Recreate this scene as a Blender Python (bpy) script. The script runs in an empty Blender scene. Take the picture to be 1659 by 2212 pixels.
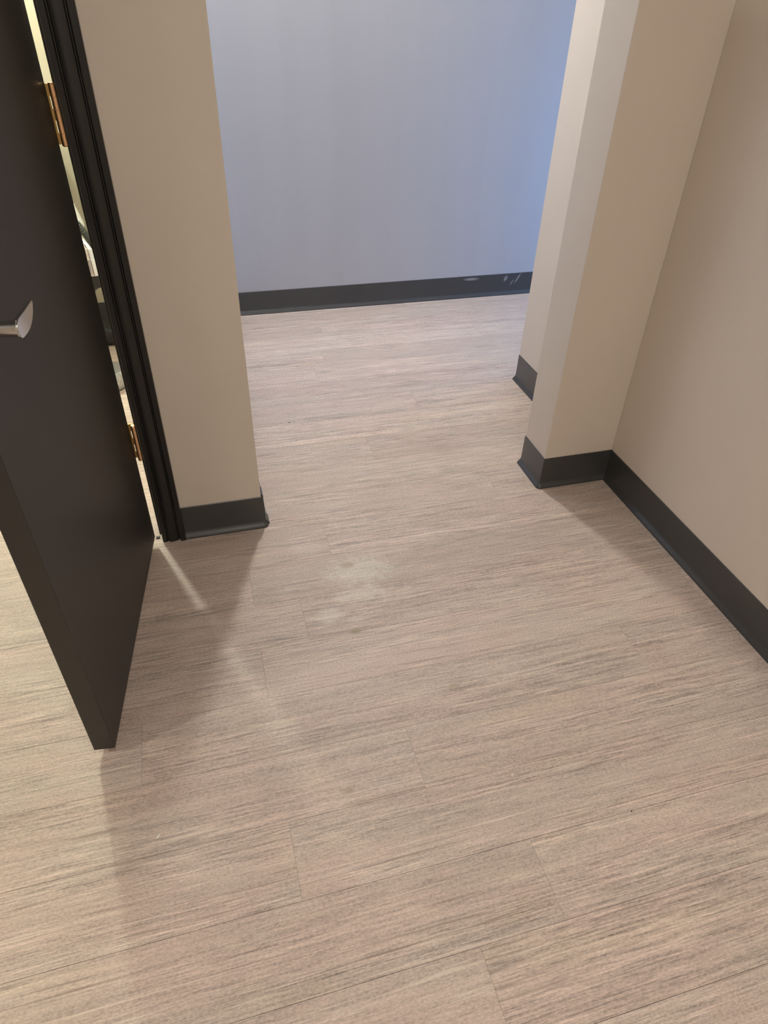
import bpy, bmesh, math, random
from mathutils import Vector, Matrix
random.seed(7)
C = bpy.context.scene.collection
SC = bpy.context.scene

# ------------------------------------------------------------------ camera
CAM_H = 1.45
yaw, pitch, roll = -2.86004793e-01, 6.67486206e-01, -3.13158257e-02
cy, sy = math.cos(yaw), math.sin(yaw)
Rz = Matrix(((cy, -sy, 0), (sy, cy, 0), (0, 0, 1)))
fwd = Rz @ Vector((0, math.cos(pitch), -math.sin(pitch)))
right = Rz @ Vector((1, 0, 0))
down = fwd.cross(right)
r2 = math.cos(roll) * right + math.sin(roll) * down
d2 = -math.sin(roll) * right + math.cos(roll) * down
cam_d = bpy.data.cameras.new('camera')
cam = bpy.data.objects.new('camera', cam_d); C.objects.link(cam)
M = Matrix((r2, -d2, -fwd)).transposed().to_4x4()
M.translation = Vector((0, 0, CAM_H))
cam.matrix_world = M
cam_d.sensor_fit = 'AUTO'; cam_d.sensor_width = 36.0
cam_d.lens = 1452.37 * 36.0 / 2212.0
cam_d.clip_start = 0.02
SC.camera = cam

# ------------------------------------------------------------------ world, exposure, lights
w = bpy.data.worlds.new('sky'); SC.world = w; w.use_nodes = True
w.node_tree.nodes['Background'].inputs[0].default_value = (0.55, 0.72, 1.0, 1)
w.node_tree.nodes['Background'].inputs[1].default_value = 1.0
SC.view_settings.view_transform = 'Standard'
SC.view_settings.look = 'None'
SC.view_settings.gamma = 1.0
SC.view_settings.use_curve_mapping = False
SC.view_settings.exposure = 0.08

CEIL = 2.9
WHITE = (1.0, 0.985, 0.93)
LAMPS = [  # name, x, y, watts, colour, diameter, label
    ('far', 0.69, 3.50, 44, WHITE, 0.20, 'round recessed ceiling light beyond the wall opening, close to the grey wall'),
    ('left', -2.60, 0.30, 25, WHITE, 0.20, 'round recessed ceiling light at the far left end of the hallway'),
    ('over', 0.30, -0.30, 13, WHITE, 0.20, 'added fill light in the ceiling, unseen, right over the viewpoint'),  # added fill, out of view, brightens the near floor and walls
    ('behind', 0.35, -1.70, 17.5, WHITE, 0.20, 'added fill light in the ceiling, unseen, well behind the viewpoint, near the right wall'),  # added fill from the camera side, lifts the walls facing the viewer
    ('rear_left_fill', -1.40, -1.40, 7, WHITE, 0.20, 'added fill light in the ceiling, unseen, behind and left of the viewpoint'),  # added fill, power picked to balance the near hallway brightness
]
for n, x, y, p, col, dia, lab in LAMPS:
    ld = bpy.data.lights.new('lamp_' + n, 'AREA'); ld.shape = 'DISK'; ld.size = dia
    ld.energy = p; ld.color = col
    lo = bpy.data.objects.new('lamp_' + n, ld); C.objects.link(lo)
    lo.location = (x, y, CEIL - 0.012)
# bulb of the wall light in the room behind the door
BULB = (-0.82, 3.44, 2.02)
ld = bpy.data.lights.new('lamp_room', 'POINT'); ld.shadow_soft_size = 0.075; ld.energy = 112; ld.color = (0.96, 1.0, 0.86)
lo = bpy.data.objects.new('lamp_room', ld); C.objects.link(lo); lo.location = BULB
# daylight coming in through the window of the far area (off to the right)
ld = bpy.data.lights.new('window_daylight', 'AREA'); ld.shape = 'RECTANGLE'; ld.size = 0.9; ld.size_y = 0.9
ld.energy = 46; ld.color = (0.20, 0.45, 1.0)
lo = bpy.data.objects.new('window_daylight', ld); C.objects.link(lo)
lo.location = (3.72, 3.08, 0.58); lo.rotation_euler = (math.radians(90), 0, math.radians(90))

# ------------------------------------------------------------------ helpers
def mesh_obj(name, bm, mat=None, parent=None, loc=None, smooth=False):
    me = bpy.data.meshes.new(name)
    bmesh.ops.recalc_face_normals(bm, faces=bm.faces)
    bm.to_mesh(me); bm.free()
    if smooth:
        for p in me.polygons: p.use_smooth = True
        try: me.set_sharp_from_angle(angle=math.radians(38))
        except Exception: pass
    o = bpy.data.objects.new(name, me); C.objects.link(o)
    if mat: me.materials.append(mat)
    if parent: o.parent = parent
    if loc: o.location = loc
    return o

def box(bm, x0, x1, y0, y1, z0, z1, bevel=0, seg=2):
    r = bmesh.ops.create_cube(bm, size=1)
    vs = r['verts']
    for v in vs:
        v.co = Vector(((x0 + x1) / 2 + v.co.x * (x1 - x0), (y0 + y1) / 2 + v.co.y * (y1 - y0), (z0 + z1) / 2 + v.co.z * (z1 - z0)))
    if bevel:
        es = list({e for v in vs for e in v.link_edges})
        bmesh.ops.bevel(bm, geom=es, offset=bevel, segments=seg, profile=0.5, affect='EDGES')

def struct(o, label=None):
    o['kind'] = 'structure'
    if label: o['label'] = label
    return o

def tag(o, label, cat, group=None):
    o['label'] = label; o['category'] = cat
    if group: o['group'] = group
    return o

def empty(name, loc=(0, 0, 0)):
    o = bpy.data.objects.new(name, None); C.objects.link(o); o.location = loc
    o.empty_display_size = 0.05
    return o

def cyl(bm, p0, p1, r0, r1=None, seg=24, caps=True):
    p0, p1 = Vector(p0), Vector(p1); r1 = r0 if r1 is None else r1
    d = (p1 - p0); L = d.length
    q = Vector((0, 0, 1)).rotation_difference(d.normalized())
    r = bmesh.ops.create_cone(bm, cap_ends=caps, segments=seg, radius1=r0, radius2=r1, depth=L,
                              matrix=Matrix.Translation((p0 + p1) / 2) @ q.to_matrix().to_4x4())
    return r

def lathe(bm, prof, origin, axis, seg=28):
    origin, axis = Vector(origin), Vector(axis).normalized()
    a = axis.orthogonal().normalized(); b = axis.cross(a)
    rings = []
    for r, h in prof:
        c = origin + axis * h
        if r < 1e-6: rings.append([bm.verts.new(c)])
        else: rings.append([bm.verts.new(c + (a * math.cos(t) + b * math.sin(t)) * r) for t in [2 * math.pi * i / seg for i in range(seg)]])
    for A, B in zip(rings, rings[1:]):
        for i in range(seg):
            j = (i + 1) % seg
            if len(A) == 1: bm.faces.new((A[0], B[i], B[j]))
            elif len(B) == 1: bm.faces.new((A[i], A[j], B[0]))
            else: bm.faces.new((A[i], A[j], B[j], B[i]))

def tube(bm, pts, rad, seg=18, caps=True):
    pts = [Vector(p) for p in pts]
    if not callable(rad): rr = rad; rad = lambda i: rr
    prev = None; rings = []
    for i, p in enumerate(pts):
        t = (pts[min(i + 1, len(pts) - 1)] - pts[max(i - 1, 0)]).normalized()
        a = t.orthogonal().normalized() if prev is None else (prev - t * prev.dot(t)).normalized()
        prev = a; b = t.cross(a)
        rings.append([bm.verts.new(p + (a * math.cos(k * 2 * math.pi / seg) + b * math.sin(k * 2 * math.pi / seg)) * rad(i)) for k in range(seg)])
    for A, B in zip(rings, rings[1:]):
        for k in range(seg):
            bm.faces.new((A[k], A[(k + 1) % seg], B[(k + 1) % seg], B[k]))
    if caps:
        bm.faces.new(rings[0][::-1]); bm.faces.new(rings[-1])

def sweep(bm, path, profile, side=1, arc=8, round_outer=True):
    """extrude a profile [(distance from wall, height)] along a floor polyline; side=+1: offset to the left of travel"""
    n = len(path); P = [Vector(p) for p in path]
    nor = []
    for i in range(n - 1):
        d = (P[i + 1] - P[i]).normalized(); nor.append(Vector((-d.y, d.x)) * side)
    st = [(P[0], nor[0])]
    for i in range(1, n - 1):
        a, b = nor[i - 1], nor[i]
        d = (P[i] - P[i - 1]).normalized()
        outer = (b.dot(d) > 0)
        if outer and round_outer:
            ang = math.acos(max(-1, min(1, a.dot(b))))
            s = 1 if a.x * b.y - a.y * b.x > 0 else -1
            for k in range(arc + 1):
                t = s * ang * k / arc
                st.append((P[i], Vector((a.x * math.cos(t) - a.y * math.sin(t), a.x * math.sin(t) + a.y * math.cos(t)))))
        else:
            st.append((P[i], (a + b) / (1 + a.dot(b))))
    st.append((P[-1], nor[-1]))
    rings = [[bm.verts.new((p.x + v.x * d, p.y + v.y * d, z)) for d, z in profile] for p, v in st]
    m = len(profile)
    for A, B in zip(rings, rings[1:]):
        for k in range(m):
            try: bm.faces.new((A[k], A[(k + 1) % m], B[(k + 1) % m], B[k]))
            except ValueError: pass
    bm.faces.new(rings[0]); bm.faces.new(rings[-1][::-1])

# ------------------------------------------------------------------ materials
def mat(name, color, rough=0.5, metal=0.0, bump=None, var=None, spec=0.5, coat=0.0, stretch=None):
    m = bpy.data.materials.new(name); m.use_nodes = True
    nt = m.node_tree; b = nt.nodes['Principled BSDF']
    b.inputs['Base Color'].default_value = (*color, 1); b.inputs['Roughness'].default_value = rough
    b.inputs['Metallic'].default_value = metal
    b.inputs['Specular IOR Level'].default_value = spec
    b.inputs['Coat Weight'].default_value = coat
    tc = nt.nodes.new('ShaderNodeTexCoord')
    if bump:
        sc, st, dist = bump
        nz = nt.nodes.new('ShaderNodeTexNoise'); nz.inputs['Scale'].default_value = sc; nz.inputs['Detail'].default_value = 3
        bp = nt.nodes.new('ShaderNodeBump'); bp.inputs['Strength'].default_value = st; bp.inputs['Distance'].default_value = dist
        nt.links.new(tc.outputs['Object'], nz.inputs['Vector']); nt.links.new(nz.outputs['Fac'], bp.inputs['Height'])
        nt.links.new(bp.outputs['Normal'], b.inputs['Normal'])
    if var:
        sc, amt = var
        nz = nt.nodes.new('ShaderNodeTexNoise'); nz.inputs['Scale'].default_value = sc; nz.inputs['Detail'].default_value = 4
        mr = nt.nodes.new('ShaderNodeMapRange'); mr.inputs['From Min'].default_value = 0.3; mr.inputs['From Max'].default_value = 0.7
        mr.inputs['To Min'].default_value = 1 - amt; mr.inputs['To Max'].default_value = 1 + amt
        mx = nt.nodes.new('ShaderNodeVectorMath'); mx.operation = 'SCALE'; mx.inputs[0].default_value = color
        mp = nt.nodes.new('ShaderNodeMapping'); mp.inputs['Scale'].default_value = stretch or (1, 1, 1)
        nt.links.new(tc.outputs['Object'], mp.inputs['Vector']); nt.links.new(mp.outputs[0], nz.inputs['Vector']); nt.links.new(nz.outputs['Fac'], mr.inputs['Value'])
        nt.links.new(mr.outputs['Result'], mx.inputs['Scale']); nt.links.new(mx.outputs[0], b.inputs['Base Color'])
    return m

PAINT = mat('beige_wall_paint', (0.685, 0.605, 0.52), 0.62, bump=(260, 0.12, 0.0008), var=(2.5, 0.025))
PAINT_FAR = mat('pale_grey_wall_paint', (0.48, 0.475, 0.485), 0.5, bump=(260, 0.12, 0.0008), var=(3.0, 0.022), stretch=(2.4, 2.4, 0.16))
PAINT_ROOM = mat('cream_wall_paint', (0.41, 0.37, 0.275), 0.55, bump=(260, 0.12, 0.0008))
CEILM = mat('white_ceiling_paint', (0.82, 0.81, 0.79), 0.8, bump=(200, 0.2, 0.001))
SUB = mat('brown_subfloor', (0.09, 0.07, 0.055), 0.9)
DOORM = mat('dark_bronze_door_paint', (0.027, 0.0235, 0.0195), 0.45, bump=(420, 0.10, 0.0006), var=(3, 0.06))
FRAMEM = mat('black_frame_paint', (0.012, 0.011, 0.0095), 0.42, bump=(90, 0.10, 0.0006), var=(12, 0.15))
BRASS = mat('worn_brass', (0.62, 0.42, 0.16), 0.28, 1.0, bump=(300, 0.1, 0.0004), var=(60, 0.15))
BARREL = mat('copper_brass_barrel', (0.80, 0.50, 0.28), 0.35, 1.0, var=(60, 0.1))
NICKEL = mat('satin_nickel', (0.66, 0.65, 0.63), 0.22, 1.0, bump=(500, 0.08, 0.0003))
RUBBER = mat('black_rubber', (0.012, 0.012, 0.013), 0.5)
HOSE = mat('grey_ribbed_plastic', (0.05, 0.055, 0.045), 0.45)
WHITEP = mat('glossy_white_plastic', (0.75, 0.75, 0.70), 0.25)
SILVER = mat('brushed_steel', (0.55, 0.57, 0.58), 0.32, 1.0, bump=(400, 0.5, 0.0008), var=(120, 0.25))
CHROME = mat('chrome', (0.8, 0.8, 0.8), 0.12, 1.0)
LENS = bpy.data.materials.new('lit_lens'); LENS.use_nodes = True
LENS.node_tree.nodes['Principled BSDF'].inputs['Emission Color'].default_value = (1, 0.85, 0.68, 1)
LENS.node_tree.nodes['Principled BSDF'].inputs['Emission Strength'].default_value = 4

# vinyl cove base: charcoal, a few pale scuffs with their own shape
def base_material():
    m = mat('charcoal_vinyl_base', (0.046, 0.047, 0.047), 0.33, bump=(500, 0.08, 0.0004), var=(5, 0.08), coat=0.35)
    nt = m.node_tree; b = nt.nodes['Principled BSDF']; b.inputs['Coat Roughness'].default_value = 0.35
    geo = nt.nodes.new('ShaderNodeNewGeometry')
    src = b.inputs['Base Color'].links[0].from_socket
    total = None
    for (px, pz, rx, rz, tilt) in [(1.768, 0.096, 0.013, 0.020, 0.3), (1.845, 0.092, 0.007, 0.034, 0.6), (1.810, 0.070, 0.005, 0.020, 0.6), (1.55, 0.106, 0.055, 0.010, 0.0)]:
        sp = nt.nodes.new('ShaderNodeSeparateXYZ'); nt.links.new(geo.outputs['Position'], sp.inputs[0])
        def mth(op, a, bb):
            n = nt.nodes.new('ShaderNodeMath'); n.operation = op
            for k, v in ((0, a), (1, bb)):
                if isinstance(v, (int, float)): n.inputs[k].default_value = v
                elif v is not None: nt.links.new(v, n.inputs[k])
            return n.outputs[0]
        dz = mth('SUBTRACT', sp.outputs[2], pz)
        dx = mth('SUBTRACT', mth('SUBTRACT', sp.outputs[0], px), mth('MULTIPLY', dz, tilt))
        e = mth('ADD', mth('POWER', mth('ABSOLUTE', mth('DIVIDE', dx, rx), None), 2.0), mth('POWER', mth('ABSOLUTE', mth('DIVIDE', dz, rz), None), 2.0))
        k = mth('MAXIMUM', mth('SUBTRACT', 1.0, e), 0.0)
        far = mth('GREATER_THAN', sp.outputs[1], 3.55)
        k = mth('MULTIPLY', k, far)
        total = k if total is None else mth('MAXIMUM', total, k)
    nz = nt.nodes.new('ShaderNodeTexNoise'); nz.inputs['Scale'].default_value = 160
    nt.links.new(geo.outputs['Position'], nz.inputs['Vector'])
    fac = mth('MULTIPLY', total, mth('MULTIPLY', nz.outputs['Fac'], 1.7))
    mx = nt.nodes.new('ShaderNodeMix'); mx.data_type = 'RGBA'
    nt.links.new(fac, mx.inputs[0]); nt.links.new(src, mx.inputs[6]); mx.inputs[7].default_value = (0.32, 0.31, 0.30, 1)
    nt.links.new(mx.outputs[2], b.inputs['Base Color'])
    return m
BASE = base_material()

# wood-look vinyl plank: fine streaks along x, each plank its own offset; worn stains by the opening
def plank_material():
    m = bpy.data.materials.new('wood_look_vinyl'); m.use_nodes = True
    nt = m.node_tree; N = nt.nodes; Lk = nt.links; b = N['Principled BSDF']
    geo = N.new('ShaderNodeNewGeometry'); oi = N.new('ShaderNodeObjectInfo')
    def V(op, a, bb=None, sc=None):
        n = N.new('ShaderNodeVectorMath'); n.operation = op
        for k, v in ((0, a), (1, bb)):
            if isinstance(v, tuple): n.inputs[k].default_value = v
            elif v is not None: Lk.new(v, n.inputs[k])
        if sc is not None:
            if isinstance(sc, (int, float)): n.inputs['Scale'].default_value = sc
            else: Lk.new(sc, n.inputs['Scale'])
        return n.outputs['Value'] if op in ('LENGTH', 'DISTANCE') else n.outputs[0]
    def F(op, a, bb=0.0, cc=None):
        n = N.new('ShaderNodeMath'); n.operation = op
        for k, v in ((0, a), (1, bb), (2, cc)):
            if v is None: continue
            if isinstance(v, (int, float)): n.inputs[k].default_value = v
            else: Lk.new(v, n.inputs[k])
        return n.outputs[0]
    def noise(vec, scale=1, detail=4, rough=0.55, dist=0.0):
        n = N.new('ShaderNodeTexNoise'); n.inputs['Scale'].default_value = scale; n.inputs['Detail'].default_value = detail
        n.inputs['Roughness'].default_value = rough; n.inputs['Distortion'].default_value = dist
        Lk.new(vec, n.inputs['Vector']); return n.outputs['Fac']
    def rng(v, a, c, lo=0.0, hi=1.0):
        n = N.new('ShaderNodeMapRange'); n.interpolation_type = 'SMOOTHSTEP'
        n.inputs['From Min'].default_value = a; n.inputs['From Max'].default_value = c
        n.inputs['To Min'].default_value = lo; n.inputs['To Max'].default_value = hi
        Lk.new(v, n.inputs['Value']); return n.outputs['Result']
    def mix(f, a, c):
        n = N.new('ShaderNodeMix'); n.data_type = 'RGBA'
        if isinstance(f, (int, float)): n.inputs[0].default_value = f
        else: Lk.new(f, n.inputs[0])
        for k, v in ((6, a), (7, c)):
            if isinstance(v, tuple): n.inputs[k].default_value = (*v, 1)
            else: Lk.new(v, n.inputs[k])
        return n.outputs[2]
    pos = geo.outputs['Position']
    off = V('SCALE', (37.0, 11.0, 53.0), None, oi.outputs['Random'])
    p = V('ADD', pos, off)
    def st(sx, sy_): return V('MULTIPLY', p, (sx, sy_, 1.0))
    # gentle waviness of the grain
    wob = noise(st(2.2, 2.2), 1, 2)
    wv = N.new('ShaderNodeCombineXYZ'); Lk.new(F('MULTIPLY', F('SUBTRACT', wob, 0.5), 0.010), wv.inputs[1])
    p = V('ADD', p, wv.outputs[0])
    s_fine = noise(st(16, 520), 1, 3, 0.6)
    s_mid = noise(st(6.5, 190), 1, 5, 0.65)
    s_band = noise(st(1.1, 22), 1, 4, 0.6)
    s_line = noise(st(3.4, 230), 1, 4, 0.55)
    s_dark = noise(V('ADD', st(2.4, 150), (7.7, 3.1, 9.0)), 1, 4, 0.55)
    patch = noise(st(2.6, 9), 1, 3)
    patch2 = noise(V('ADD', st(3.3, 12), (3.0, 9.0, 4.0)), 1, 3)
    mott = noise(st(150, 300), 1, 3, 0.6)
    PINK = (0.508, 0.398, 0.338); GREY = (0.498, 0.408, 0.345); YEL = (0.58, 0.47, 0.365)
    LIGHT = (0.72, 0.61, 0.51); DARK = (0.29, 0.215, 0.175)
    c = mix(rng(patch, 0.40, 0.60), PINK, GREY)
    c = mix(F('MULTIPLY', rng(patch2, 0.55, 0.72), 0.5), c, YEL)
    # tonal bands and fine streaks
    amp = rng(noise(V('ADD', st(1.2, 15), (1.0, 8.0, 6.0)), 1, 3), 0.36, 0.62, 0.40, 1.25)
    tone = F('ADD', F('ADD', F('MULTIPLY', F('SUBTRACT', s_mid, 0.5), F('MULTIPLY', amp, 1.45)), F('MULTIPLY', F('SUBTRACT', s_fine, 0.5), F('MULTIPLY', amp, 1.1))),
             F('ADD', F('MULTIPLY', F('SUBTRACT', s_band, 0.5), 0.45), F('MULTIPLY', F('SUBTRACT', mott, 0.5), 1.05)))
    c = V('SCALE', c, None, F('ADD', 1.0, tone))
    zone = rng(noise(V('ADD', st(1.3, 26), (5.0, 2.0, 1.0)), 1, 3), 0.47, 0.66)
    c = mix(F('MULTIPLY', F('MULTIPLY', rng(s_line, 0.56, 0.66), zone), 0.85), c, LIGHT)
    zone2 = rng(noise(V('ADD', st(1.5, 24), (15.0, 7.0, 2.0)), 1, 3), 0.45, 0.62)
    c = mix(F('MULTIPLY', F('MULTIPLY', rng(s_dark, 0.56, 0.68), zone2), 0.8), c, DARK)
    # small pale scratches
    scr = noise(V('MULTIPLY', pos, (260, 210, 1)), 1, 2, 0.5, 2.0)
    c = mix(F('MULTIPLY', rng(scr, 0.70, 0.76), F('MULTIPLY', rng(noise(V('MULTIPLY', pos, (7, 7, 1)), 1, 2), 0.55, 0.7), 0.5)), c, LIGHT)
    # plank to plank tone
    c = V('SCALE', c, None, F('MULTIPLY_ADD', oi.outputs['Random'], 0.12, 0.94))
    # stains with their own outline
    wn = noise(V('MULTIPLY', pos, (30, 44, 1)), 1, 7, 0.8)
    wf = noise(V('MULTIPLY', pos, (210, 330, 1)), 1, 5, 0.8)
    def stain(cx, cy_, rx, ry, col, amt, rag=1.2, grain=True):
        nonlocal c
        q = V('MULTIPLY', V('SUBTRACT', pos, (cx, cy_, 0.0)), (1 / rx, 1 / ry, 0.0))
        d = V('LENGTH', q)
        d = F('ADD', d, F('MULTIPLY', F('SUBTRACT', wn, 0.5), rag))
        k = rng(d, 1.15, 0.35)
        if grain: k = F('MULTIPLY', k, rng(wf, 0.36, 0.60))
        c = mix(F('MULTIPLY', k, amt), c, col)
    CHALK = (0.78, 0.75, 0.63)
    stain(0.365, 1.500, 0.125, 0.072, CHALK, 0.62, 2.8)
    stain(0.345, 1.395, 0.105, 0.040, CHALK, 0.55, 2.6)
    stain(0.238, 1.335, 0.050, 0.036, CHALK, 0.55, 2.6)
    stain(0.315, 1.300, 0.035, 0.018, CHALK, 0.3, 1.4)
    stain(0.225, 1.640, 0.060, 0.045, CHALK, 0.30, 1.6)
    stain(0.335, 1.530, 0.030, 0.018, (0.30, 0.20, 0.10), 0.8, 1.4)
    stain(0.296, 1.255, 0.022, 0.010, (0.30, 0.24, 0.14), 0.75, 0.9, False)
    stain(0.505, 1.005, 0.020, 0.014, (0.33, 0.26, 0.17), 0.5, 1.2, False)
    stain(0.170, 0.795, 0.018, 0.012, (0.33, 0.26, 0.17), 0.5, 1.2, False)
    stain(0.42, 0.225, 0.020, 0.012, (0.26, 0.20, 0.15), 0.5, 1.4, False)
    Lk.new(c, b.inputs['Base Color'])
    b.inputs['Roughness'].default_value = 0.50
    b.inputs['Specular IOR Level'].default_value = 0.42
    bp = N.new('ShaderNodeBump'); bp.inputs['Strength'].default_value = 0.35; bp.inputs['Distance'].default_value = 0.0006
    hh = F('ADD', s_mid, F('MULTIPLY', s_fine, 0.6)); Lk.new(hh, bp.inputs['Height']); Lk.new(bp.outputs['Normal'], b.inputs['Normal'])
    return m
PLANK = plank_material()

# ------------------------------------------------------------------ structure
WY0, WY1 = 1.790, 1.930          # wall with the door and the opening
OX0, OX1 = 0.106, 1.116          # sides of the opening
SY0, SY1 = 1.777, 1.937          # right return
RX = 1.386                       # right wall
FARY = 3.628
PY1 = 2.592                      # far end of the right wall
XMIN, XMAX, YMIN = -3.0, 3.8, -2.6
H = CEIL

bm = bmesh.new(); box(bm, XMIN - .1, XMAX + .1, YMIN - .1, FARY + .1, -0.08, -0.005)
floor = struct(mesh_obj('floor', bm, SUB), 'wood-look vinyl plank floor in pinkish greige with fine horizontal streaks')

PITCH, LEN, GAP = 0.1668, 1.324, 0.0004
Y0 = 1.7555                       # joint line between row 0 and row -1
joints = {0: .298, 1: .031, 3: .028, 4: -.283, 5: .344, 6: .028, 8: .344, -5: .866, -10: .605, -8: .553, -1: .95}
bmp = bmesh.new(); box(bmp, 0, LEN - GAP, -PITCH + 2 * GAP, 0, -0.005, 0)
pm = bpy.data.meshes.new('plank'); bmp.to_mesh(pm); bmp.free(); pm.materials.append(PLANK)
rows = range(int(math.floor((Y0 - FARY) / PITCH)), int(math.ceil((Y0 - YMIN) / PITCH)))
for r in rows:
    j = joints.get(r, random.uniform(0, LEN))
    j0 = j - math.ceil((j - XMIN) / LEN) * LEN
    x = j0
    while x < XMAX:
        x0, x1 = max(x, XMIN), min(x + LEN, XMAX)
        y1 = min(Y0 - r * PITCH, FARY); y0 = max(Y0 - (r + 1) * PITCH, YMIN)
        if x1 - x0 > 0.03 and y1 - y0 > 0.02:
            full = abs((x1 - x0) - LEN) < 1e-6 and abs((y1 - y0) - PITCH) < 1e-6
            if full: me = pm
            else:
                b2 = bmesh.new(); box(b2, 0, x1 - x0 - GAP, -(y1 - y0) + 2 * GAP, 0, -0.005, 0)
                me = bpy.data.meshes.new('plank'); b2.to_mesh(me); b2.free(); me.materials.append(PLANK)
            o = bpy.data.objects.new('plank', me); C.objects.link(o)
            o.location = (x0, y1, 0); o.parent = floor
        x += LEN

bm = bmesh.new(); box(bm, XMIN - .1, XMAX + .1, YMIN - .1, FARY + .1, H, H + .1)
struct(mesh_obj('ceiling', bm, CEILM), 'flat white ceiling')

def wall(name, boxes, m=PAINT, label=None, bev=0):
    bm = bmesh.new()
    for b_ in boxes: box(bm, *b_, bevel=bev)
    return struct(mesh_obj(name, bm, m), label)
DX0, DX1 = -1.045, -0.2285        # door opening
wall('wall_left', [(DX1 + .02, OX0, WY0, WY1, 0, H)], label='narrow beige wall piece between the door frame and the opening', bev=0.002)
wall('wall_left_header', [(DX0 - .02, DX1 + .02, WY0, WY1, 2.08, H)], label='beige wall above the door')
wall('wall_left_end', [(XMIN, DX0 - .02, WY0, WY1, 0, H)], label='beige wall left of the door')
wall('wall_inner', [(-.02, OX0, WY1, FARY, 0, H)], CEILM, label='passage wall behind the narrow wall piece, unseen side made pale to bounce light')  # ceiling white on this unseen wall bounces fill onto the left-facing walls
wall('wall_right_return', [(OX1, RX, SY0, SY1, 0, H)], label='beige wall return projecting from the right wall', bev=0.002)
wall('wall_right', [(RX, RX + .12, YMIN, PY1, 0, H)], label='long beige right wall')
wall('wall_right_turn', [(RX + .12, XMAX, PY1 - .12, PY1, 0, H)], label='beige wall turning right beyond the passage')
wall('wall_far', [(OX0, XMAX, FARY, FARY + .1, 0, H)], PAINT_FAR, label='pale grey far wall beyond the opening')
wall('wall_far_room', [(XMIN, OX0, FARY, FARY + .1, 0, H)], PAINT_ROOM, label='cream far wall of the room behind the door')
wall('wall_back', [(XMIN, RX, YMIN - .1, YMIN, 0, H)])
wall('wall_left_side', [(XMIN - .1, XMIN, YMIN, FARY, 0, H)])
# far right wall with its window
wall('wall_right_side', [(XMAX, XMAX + .1, PY1 - .12, PY1 + .02, 0, H), (XMAX, XMAX + .1, FARY - .08, FARY, 0, H),
                         (XMAX, XMAX + .1, PY1 + .02, FARY - .08, 0, .15), (XMAX, XMAX + .1, PY1 + .02, FARY - .08, 2.15, H)], PAINT)
wy0, wy1 = PY1 + .02, FARY - .08
bm = bmesh.new()
for b_ in ((XMAX + .03, XMAX + .08, wy0, wy0 + .05, .15, 2.15), (XMAX + .03, XMAX + .08, wy1 - .05, wy1, .15, 2.15),
           (XMAX + .03, XMAX + .08, wy0 + .05, wy1 - .05, .15, .20), (XMAX + .03, XMAX + .08, wy0 + .05, wy1 - .05, 2.10, 2.15)):
    box(bm, *b_)
win = struct(mesh_obj('window_1', bm, FRAMEM), 'tall window at the right end of the far area')
GLASS = bpy.data.materials.new('window_glass'); GLASS.use_nodes = True
gb = GLASS.node_tree.nodes['Principled BSDF']; gb.inputs['Transmission Weight'].default_value = 1; gb.inputs['Roughness'].default_value = 0
bm = bmesh.new(); box(bm, XMAX + .05, XMAX + .056, wy0 + .05, wy1 - .05, .20, 2.10)
mesh_obj('pane', bm, GLASS, win)

# cove base
BH = 0.1235
def cove(h): return [(0, 0), (0.0155, 0.0), (0.0155, 0.0028), (0.0142, 0.0062), (0.0102, 0.0112), (0.0062, 0.0170), (0.0044, 0.0205), (0.0037, 0.0260), (0.0032, 0.05), (0.0028, h - .006), (0.0026, h - .0012), (0.0014, h), (0, h)]
def baseboard(name, path, side, h=BH, label=None, thick=0):
    bm = bmesh.new(); sweep(bm, path, [(d + (thick if d > .001 and z < h - .004 else 0), z) for d, z in cove(h)], side)
    return struct(mesh_obj(name, bm, BASE, smooth=True), label)
baseboard('baseboard_left', [(-.150, WY0), (OX0, WY0), (OX0, WY0 + .004)], -1, BH - .003, 'charcoal vinyl cove base under the narrow wall piece')
baseboard('baseboard_inner', [(OX0, WY0 + .052), (OX0, FARY - .003)], -1, BH - .002, 'charcoal vinyl cove base along the passage wall')
baseboard('baseboard_inner_wrap', [(OX0, WY0 + .0045), (OX0, WY0 + .0515)], -1, BH + .004, 'bulging end of the cove base wrapped round the wall corner', .0045)
baseboard('baseboard_right', [(RX, YMIN), (RX, SY0), (OX1, SY0), (OX1, SY1), (RX, SY1), (RX, PY1), (XMAX, PY1)], 1, BH, 'charcoal vinyl cove base wrapping the right wall and its return')
baseboard('baseboard_far', [(OX0 + .003, FARY), (XMAX, FARY)], -1, BH, 'charcoal vinyl cove base under the far grey wall with pale scuffs')
baseboard('baseboard_far_room', [(XMIN, FARY), (-.02, FARY)], -1, BH, 'charcoal vinyl cove base in the room behind the door')
baseboard('baseboard_left_end', [(XMIN, WY0), (DX0 - .055, WY0)], -1, BH)

# ------------------------------------------------------------------ door frame (casing + jamb) on the hallway side
frame = struct(empty('trim_1'), 'black profiled door frame')
CW = 0.072
prof = [(0, 0), (0, .010), (.001, .0115), (.014, .0115), (.0165, .0075), (.019, .0075), (.0215, .0135), (.027, .0155), (.036, .0148), (.045, .0118),
        (.0495, .0100), (.0515, .0065), (.0540, .0065), (.0560, .0165), (.058, .0182), (.0705, .0182), (.072, .0170), (.072, 0)]
def casing(name, x_in, sgn, z0, z1):
    bm = bmesh.new()
    A = [bm.verts.new((x_in + sgn * a, WY0 - d, z0)) for a, d in prof]
    B = [bm.verts.new((x_in + sgn * a, WY0 - d, z1)) for a, d in prof]
    n = len(prof)
    for i in range(n): bm.faces.new((A[i], A[(i + 1) % n], B[(i + 1) % n], B[i]))
    bm.faces.new(A); bm.faces.new(B)
    return mesh_obj(name, bm, FRAMEM, frame, smooth=True)
casing('casing', -0.2222, 1, 0.0, 2.05)
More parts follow.
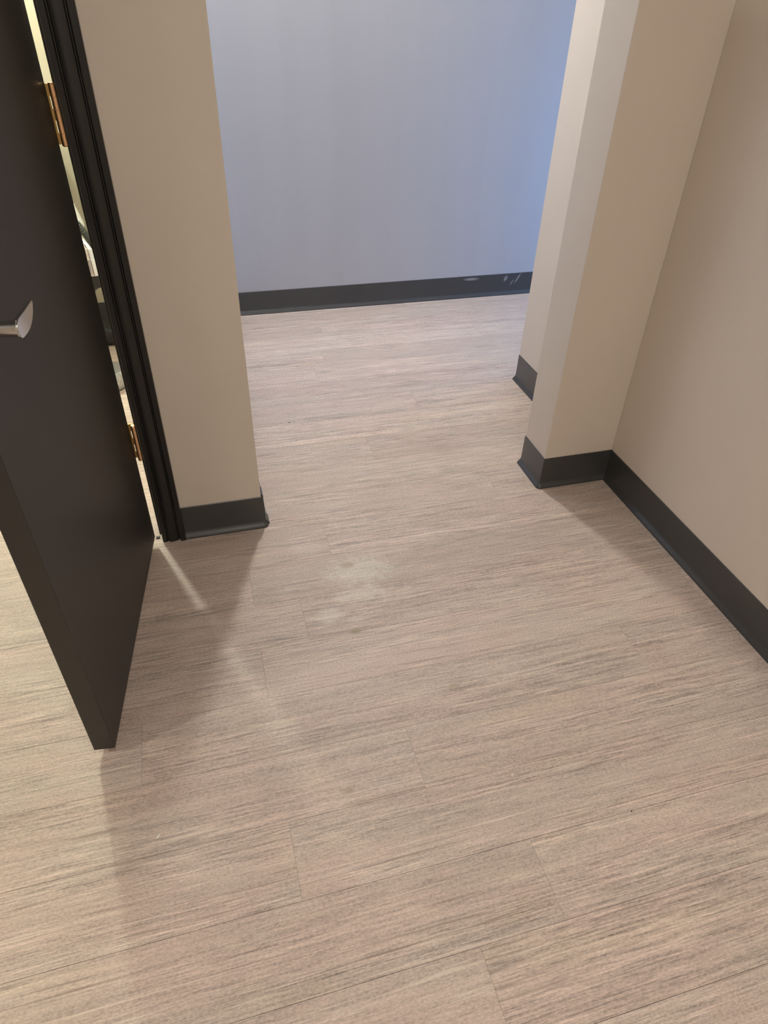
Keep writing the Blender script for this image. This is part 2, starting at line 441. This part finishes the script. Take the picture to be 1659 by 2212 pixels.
casing('casing', DX0 - .006, -1, 0.0, 2.05)
bm = bmesh.new()
A = [bm.verts.new((DX0 - .006 - .072, WY0 - d, 2.05 + a)) for a, d in prof]
B = [bm.verts.new((-0.2222 + .072, WY0 - d, 2.05 + a)) for a, d in prof]
for i in range(len(prof)): bm.faces.new((A[i], A[(i + 1) % len(prof)], B[(i + 1) % len(prof)], B[i]))
bm.faces.new(A); bm.faces.new(B); mesh_obj('head_casing', bm, FRAMEM, frame, smooth=True)
bm = bmesh.new(); box(bm, DX1, DX1 + .020, WY0, WY1, .024, 2.06, .0015); mesh_obj('jamb', bm, FRAMEM, frame)
bm = bmesh.new(); box(bm, DX0 - .02, DX0, WY0, WY1, 0, 2.06, .0015); mesh_obj('jamb', bm, FRAMEM, frame)
bm = bmesh.new(); box(bm, DX0 - .02, DX1 + .02, WY0, WY1, 2.06, 2.08); mesh_obj('head_jamb', bm, FRAMEM, frame)

# ------------------------------------------------------------------ door leaf (open towards the viewer)
HC = Vector((-.2424, 1.777, 0)); LC = Vector((-.3369, 1.0161, 0))
U = (LC - HC); DW = U.length; U.normalize(); Nn = Vector((-U.y, U.x, 0)); Nn = Nn if Nn.x > 0 else -Nn
TH = 0.0475
def DP(s, o, z): return HC + U * s + Nn * o + Vector((0, 0, z))
door = struct(empty('door_1', (HC.x, HC.y, 0)), 'dark bronze flush door standing open towards the viewer')
Minv = Matrix.Translation(-Vector((HC.x, HC.y, 0)))
def dpart(name, bm, m, parent=None, smooth=False):
    for v in bm.verts: v.co = Minv @ v.co
    return mesh_obj(name, bm, m, parent or door, smooth=smooth)
def dbox(bm, s0, s1, o0, o1, z0, z1, bevel=0):
    t = bmesh.new(); box(t, s0, s1, o0, o1, z0, z1, bevel)
    mp = {}
    for v in t.verts: mp[v] = bm.verts.new(DP(v.co.x, v.co.y, v.co.z))
    for f_ in t.faces: bm.faces.new([mp[v] for v in f_.verts])
    t.free()
bm = bmesh.new(); dbox(bm, 0, DW, -TH, 0, .030, 2.045, .0016); dpart('leaf', bm, DOORM)
# sweep strip under the leaf
bm = bmesh.new(); dbox(bm, .012, DW - .004, -TH + .006, -.006, .0255, .0298); dpart('bottom_seal', bm, RUBBER)
# handle: rose, neck, lever pointing to the hinge
hz, hs = 1.0235, .69
bm = bmesh.new(); lathe(bm, [(0, 0), (.0275, 0), (.0275, .006), (.0255, .009), (.014, .0095), (.014, .011), (0, .011)], DP(hs, 0, hz), Nn)
rose = dpart('handle', bm, NICKEL, smooth=True)
bm = bmesh.new(); lathe(bm, [(0, .010), (.0118, .010), (.0120, .035), (.0132, .054), (.0138, .0595), (.0132, .0602), (0, .0602)], DP(hs, 0, hz - .001), Nn)
o = mesh_obj('neck', bm, NICKEL, rose, smooth=True)
for v in o.data.vertices: v.co = Minv @ v.co
# lever: tapering blade
bm = bmesh.new()
secs = [(.7015, .0050, -.0075, .0565, .0612), (.698, .0098, -.0125, .0560, .0622), (.690, .0130, -.0160, .0560, .0628), (.672, .0134, -.0168, .0560, .0630), (.655, .0130, -.0158, .0560, .0630),
        (.635, .0125, -.0115, .0560, .0622), (.618, .0118, -.0040, .0560, .0612), (.606, .0110, .0050, .0560, .0602), (.602, .0104, .0085, .0562, .0594)]
rings = [[bm.verts.new(DP(s, oa, hz + zt)), bm.verts.new(DP(s, ob, hz + zt)), bm.verts.new(DP(s, ob, hz + zb)), bm.verts.new(DP(s, oa, hz + zb))] for s, zt, zb, oa, ob in secs]
for Aa, Bb in zip(rings, rings[1:]):
    for k in range(4): bm.faces.new((Aa[k], Aa[(k + 1) % 4], Bb[(k + 1) % 4], Bb[k]))
bm.faces.new(rings[0]); bm.faces.new(rings[-1])
bmesh.ops.bevel(bm, geom=list(bm.edges), offset=.0007, segments=2, affect='EDGES', clamp_overlap=True)
o = mesh_obj('lever', bm, NICKEL, rose, smooth=True)
for v in o.data.vertices: v.co = Minv @ v.co
# latch plate on the free edge
bm = bmesh.new(); dbox(bm, DW - .0005, DW + .0012, -TH / 2 - .0125, -TH / 2 + .0125, .965, 1.022); dbox(bm, DW, DW + .010, -TH / 2 - .006, -TH / 2 + .006, .982, 1.004, .002)
dpart('latch_plate', bm, NICKEL)
# back-side handle
bm = bmesh.new(); lathe(bm, [(0, 0), (.0275, 0), (.0275, .006), (.014, .0095), (.0100, .03), (.0118, .0535), (0, .0535)], DP(hs, -TH, hz), -Nn)
dpart('back_handle', bm, NICKEL, smooth=True)
# hinges: door plate covers the gap, barrel of five knuckles beside the casing
BX, BY = -.2290, 1.7640
for zc in (.390, 1.210, 1.88):
    z0, z1 = zc - .0565, zc + .0565; k = (z1 - z0) / 5
    bm = bmesh.new()
    # plate on the hinge edge of the leaf, reaching to the barrel at knuckles 1, 3, 5
    box(bm, -.286, -.2390, 1.7782, 1.7808, z0, z1)
    for i in (0, 2, 4):
        box(bm, -.2391, -.2275, 1.7782, 1.7808, z0 + i * k + .0002, z0 + (i + 1) * k - .0002)
        box(bm, BX - .001, BX + .0015, BY + .004, 1.7808, z0 + i * k + .0002, z0 + (i + 1) * k - .0002)
    hg = dpart('hinge', bm, BRASS)
    bm = bmesh.new()
    for i in range(5): cyl(bm, (BX, BY, z0 + i * k + .0003), (BX, BY, z0 + (i + 1) * k - .0003), .0062, seg=20)
    cyl(bm, (BX, BY, z1), (BX, BY, z1 + .0035), .0072, .0050, 20); cyl(bm, (BX, BY, z0 - .002), (BX, BY, z0), .0045, .0062, 20)
    o = mesh_obj('barrel', bm, BARREL, hg, smooth=True)
    for v in o.data.vertices: v.co = Minv @ v.co

# ------------------------------------------------------------------ things glimpsed in the lit room through the door gap
def ribbed(bm, pts, r, rib, n):
    # resample a polyline and ripple the radius
    P = [Vector(p) for p in pts]; out = []
    tot = sum((b_ - a).length for a, b_ in zip(P, P[1:])); acc = 0; cur = 0; target = 0
    L = [0]
    for a, b_ in zip(P, P[1:]): L.append(L[-1] + (b_ - a).length)
    for i in range(n * 4 + 1):
        t = tot * i / (n * 4)
        k = max(j for j in range(len(L)) if L[j] <= t + 1e-9); k = min(k, len(P) - 2)
        out.append(P[k].lerp(P[k + 1], (t - L[k]) / (L[k + 1] - L[k])))
    tube(bm, out, lambda i: r + (rib if i % 4 in (1, 2) else 0), 18)
hp = [Vector(p) for p in ((-.60, 3.25, .64), (-.54, 3.25, .655), (-.49, 3.25, .64), (-.451, 3.25, .590), (-.433, 3.25, .555), (-.418, 3.25, .516), (-.408, 3.25, .466), (-.408, 3.25, .415), (-.424, 3.25, .364), (-.47, 3.25, .33), (-.53, 3.27, .33))]
arcp = []
for i in range(len(hp) - 1):      # Catmull-Rom through the bends
    a, b_, c_, d_ = hp[max(i - 1, 0)], hp[i], hp[i + 1], hp[min(i + 2, len(hp) - 1)]
    for k in range(6):
        t = k / 6
        arcp.append(tuple(.5 * ((2 * b_) + (c_ - a) * t + (2 * a - 5 * b_ + 4 * c_ - d_) * t * t + (3 * b_ - a - 3 * c_ + d_) * t ** 3)))
arcp.append(tuple(hp[-1]))
bm = bmesh.new(); ribbed(bm, arcp, .0215, .0030, 60)
sink = empty('wall_sink', (0, 0, 0))
mesh_obj('ribbed_hose', bm, HOSE, sink, smooth=True)['label'] = 'dark grey ribbed drain hose'
bm = bmesh.new(); box(bm, -1.05, -.50, 3.22, FARY, .66, .84, .03, 4); mesh_obj('basin', bm, WHITEP, sink, smooth=True)
bm = bmesh.new(); lathe(bm, [(0, 0), (.05, .0), (.075, .03), (.082, .09), (.080, .19), (.06, .262), (0, .262)], (-.515, 3.34, .40), (0, 0, 1))
mesh_obj('trap', bm, WHITEP, sink, smooth=True)
bm = bmesh.new(); lathe(bm, [(0, .055), (.034, .055), (.036, .118), (.034, .122), (0, .122)], (-.405, 3.06, .40), (0, 0, 1)); mesh_obj('collar', bm, CHROME, sink, smooth=True)
bm = bmesh.new(); lathe(bm, [(0, 0), (.026, .002), (.033, .012), (.034, .055), (0, .055)], (-.405, 3.06, .40), (0, 0, 1)); mesh_obj('cap', bm, RUBBER, sink, smooth=True)['label'] = 'black cap under the chrome fitting'
bm = bmesh.new(); tube(bm, [(-.405, 3.06, .52), (-.405, 3.06, .55), (-.43, 3.09, .59), (-.48, 3.16, .60), (-.52, 3.30, .60)], .016); mesh_obj('pipe', bm, CHROME, sink, smooth=True)
tag(sink, 'white wall sink with ribbed hose and chrome drain, glimpsed through the door gap', 'sink')
bm = bmesh.new(); box(bm, -.62, -.375, 3.36, 3.50, 0, .085, .018, 3)
tag(mesh_obj('floor_case', bm, RUBBER, smooth=True), 'low black case on the floor against the far baseboard, seen through the door gap', 'case')
t = empty('steel_canister', (-.43, 2.93, 0))
bm = bmesh.new(); lathe(bm, [(0, .004), (.070, .004), (.074, .010), (.074, .078), (.070, .084), (0, .084)], (0, 0, 0), (0, 0, 1), 40); mesh_obj('body', bm, SILVER, t, smooth=True)
bm = bmesh.new(); lathe(bm, [(0, 0), (.068, 0), (.070, .004), (0, .004)], (0, 0, 0), (0, 0, 1), 40); mesh_obj('rim', bm, RUBBER, t, smooth=True)
tag(t, 'low brushed steel canister on the floor, seen through the door gap above the lower hinge', 'canister')

# ------------------------------------------------------------------ small bits on the floor
CHIP = mat('white_paint_chip', (0.8, 0.77, 0.70), 0.6); CRUMB = mat('straw_crumb', (0.62, 0.52, 0.33), 0.7); SPECK = mat('dark_crumb', (0.05, 0.045, 0.035), 0.8)
def chip(name, x, y, lx, ly, h, rot, m, lab, cat):
    bm = bmesh.new(); bmesh.ops.create_icosphere(bm, subdivisions=2, radius=1)
    rnd = random.Random(int(x * 1e4))
    for v in bm.verts:
        k = 1 + rnd.uniform(-.22, .22); v.co = Vector((v.co.x * lx * k, v.co.y * ly * k, (v.co.z * k) * h))
    mz = min(v.co.z for v in bm.verts)
    for v in bm.verts: v.co.z -= mz
    o = mesh_obj(name, bm, m, None, (x, y, 0), True); o.rotation_euler = (0, 0, rot); return tag(o, lab, cat)
CHIPS = [
    ('crumb', 1.031, 1.287, .0060, .0020, .0008, -1.0, CRUMB, 'pale straw-coloured crumb on the floor between the wall return and the right wall', 'crumb'),
    ('paint_chip', -0.248, 0.793, .0050, .0022, .0010, 0.9, CHIP, 'white flake on the floor in front of the door edge', 'flake'),
    ('paint_chip', 0.549, 0.735, .0022, .0016, .0010, 0.3, CHIP, 'tiny white flake on the floor in the middle of the foreground', 'flake'),
    ('paint_chip', 0.93, 2.244, .0035, .0022, .0010, 0.1, CHIP, 'white flake in the middle of the floor inside the opening', 'flake'),
    ('paint_chip', 1.345, 2.45, .0035, .0022, .0010, 0.1, CHIP, 'white flake at the toe of the baseboard beyond the wall return', 'flake'),
    ('dark_crumb', 0.294, 2.436, .0045, .0018, .0010, -0.5, SPECK, 'dark crumb on the passage floor beyond the narrow wall piece', 'crumb'),
    ('dark_crumb', 0.774, 0.587, .0020, .0015, .0010, 0.5, SPECK, 'tiny dark crumb on the foreground floor toward the right', 'crumb'),
]
for c_ in CHIPS: chip(*c_)
bm = bmesh.new(); box(bm, -.006, .006, -.005, .005, 0, .004, .001)
tag(mesh_obj('floor_bumper', bm, RUBBER, None, (-.238, 1.806, 0)), 'tiny black rubber pad on the floor between the door and its frame', 'pad')

# ------------------------------------------------------------------ lamp fixtures
for n, x, y, p, col, dia, lab in LAMPS:
    t = tag(empty('ceiling_light', (x, y, H)), lab, 'ceiling light', 'recessed ceiling lights')
    r = dia / 2
    bm = bmesh.new(); lathe(bm, [(r + .004, 0), (r + .022, 0), (r + .022, -.004), (r + .006, -.010), (r + .004, -.010), (r + .004, 0)], (0, 0, 0), (0, 0, 1), 40)
    mesh_obj('trim_ring', bm, CEILM, t, smooth=True)
    bm = bmesh.new(); lathe(bm, [(0, -.002), (r + .003, -.002), (r + .003, -.006), (0, -.006)], (0, 0, 0), (0, 0, 1), 40)
    mesh_obj('lens', bm, LENS, t)

t = tag(empty('wall_light', (BULB[0], FARY, BULB[2])), 'small wall light above the sink in the room behind the dark door', 'wall light')
bm = bmesh.new(); box(bm, -.06, .06, -.02, 0, -.02, .16, .004); mesh_obj('backplate', bm, NICKEL, t)
bm = bmesh.new(); tube(bm, [(0, -.02, .11), (0, -.14, .12), (0, -.188, .11), (0, -.188, .075)], .008); mesh_obj('arm', bm, NICKEL, t, smooth=True)
bm = bmesh.new(); lathe(bm, [(0, .085), (.02, .085), (.024, .06), (0, .06)], (0, -.188, 0), (0, 0, 1)); mesh_obj('socket', bm, NICKEL, t, smooth=True)
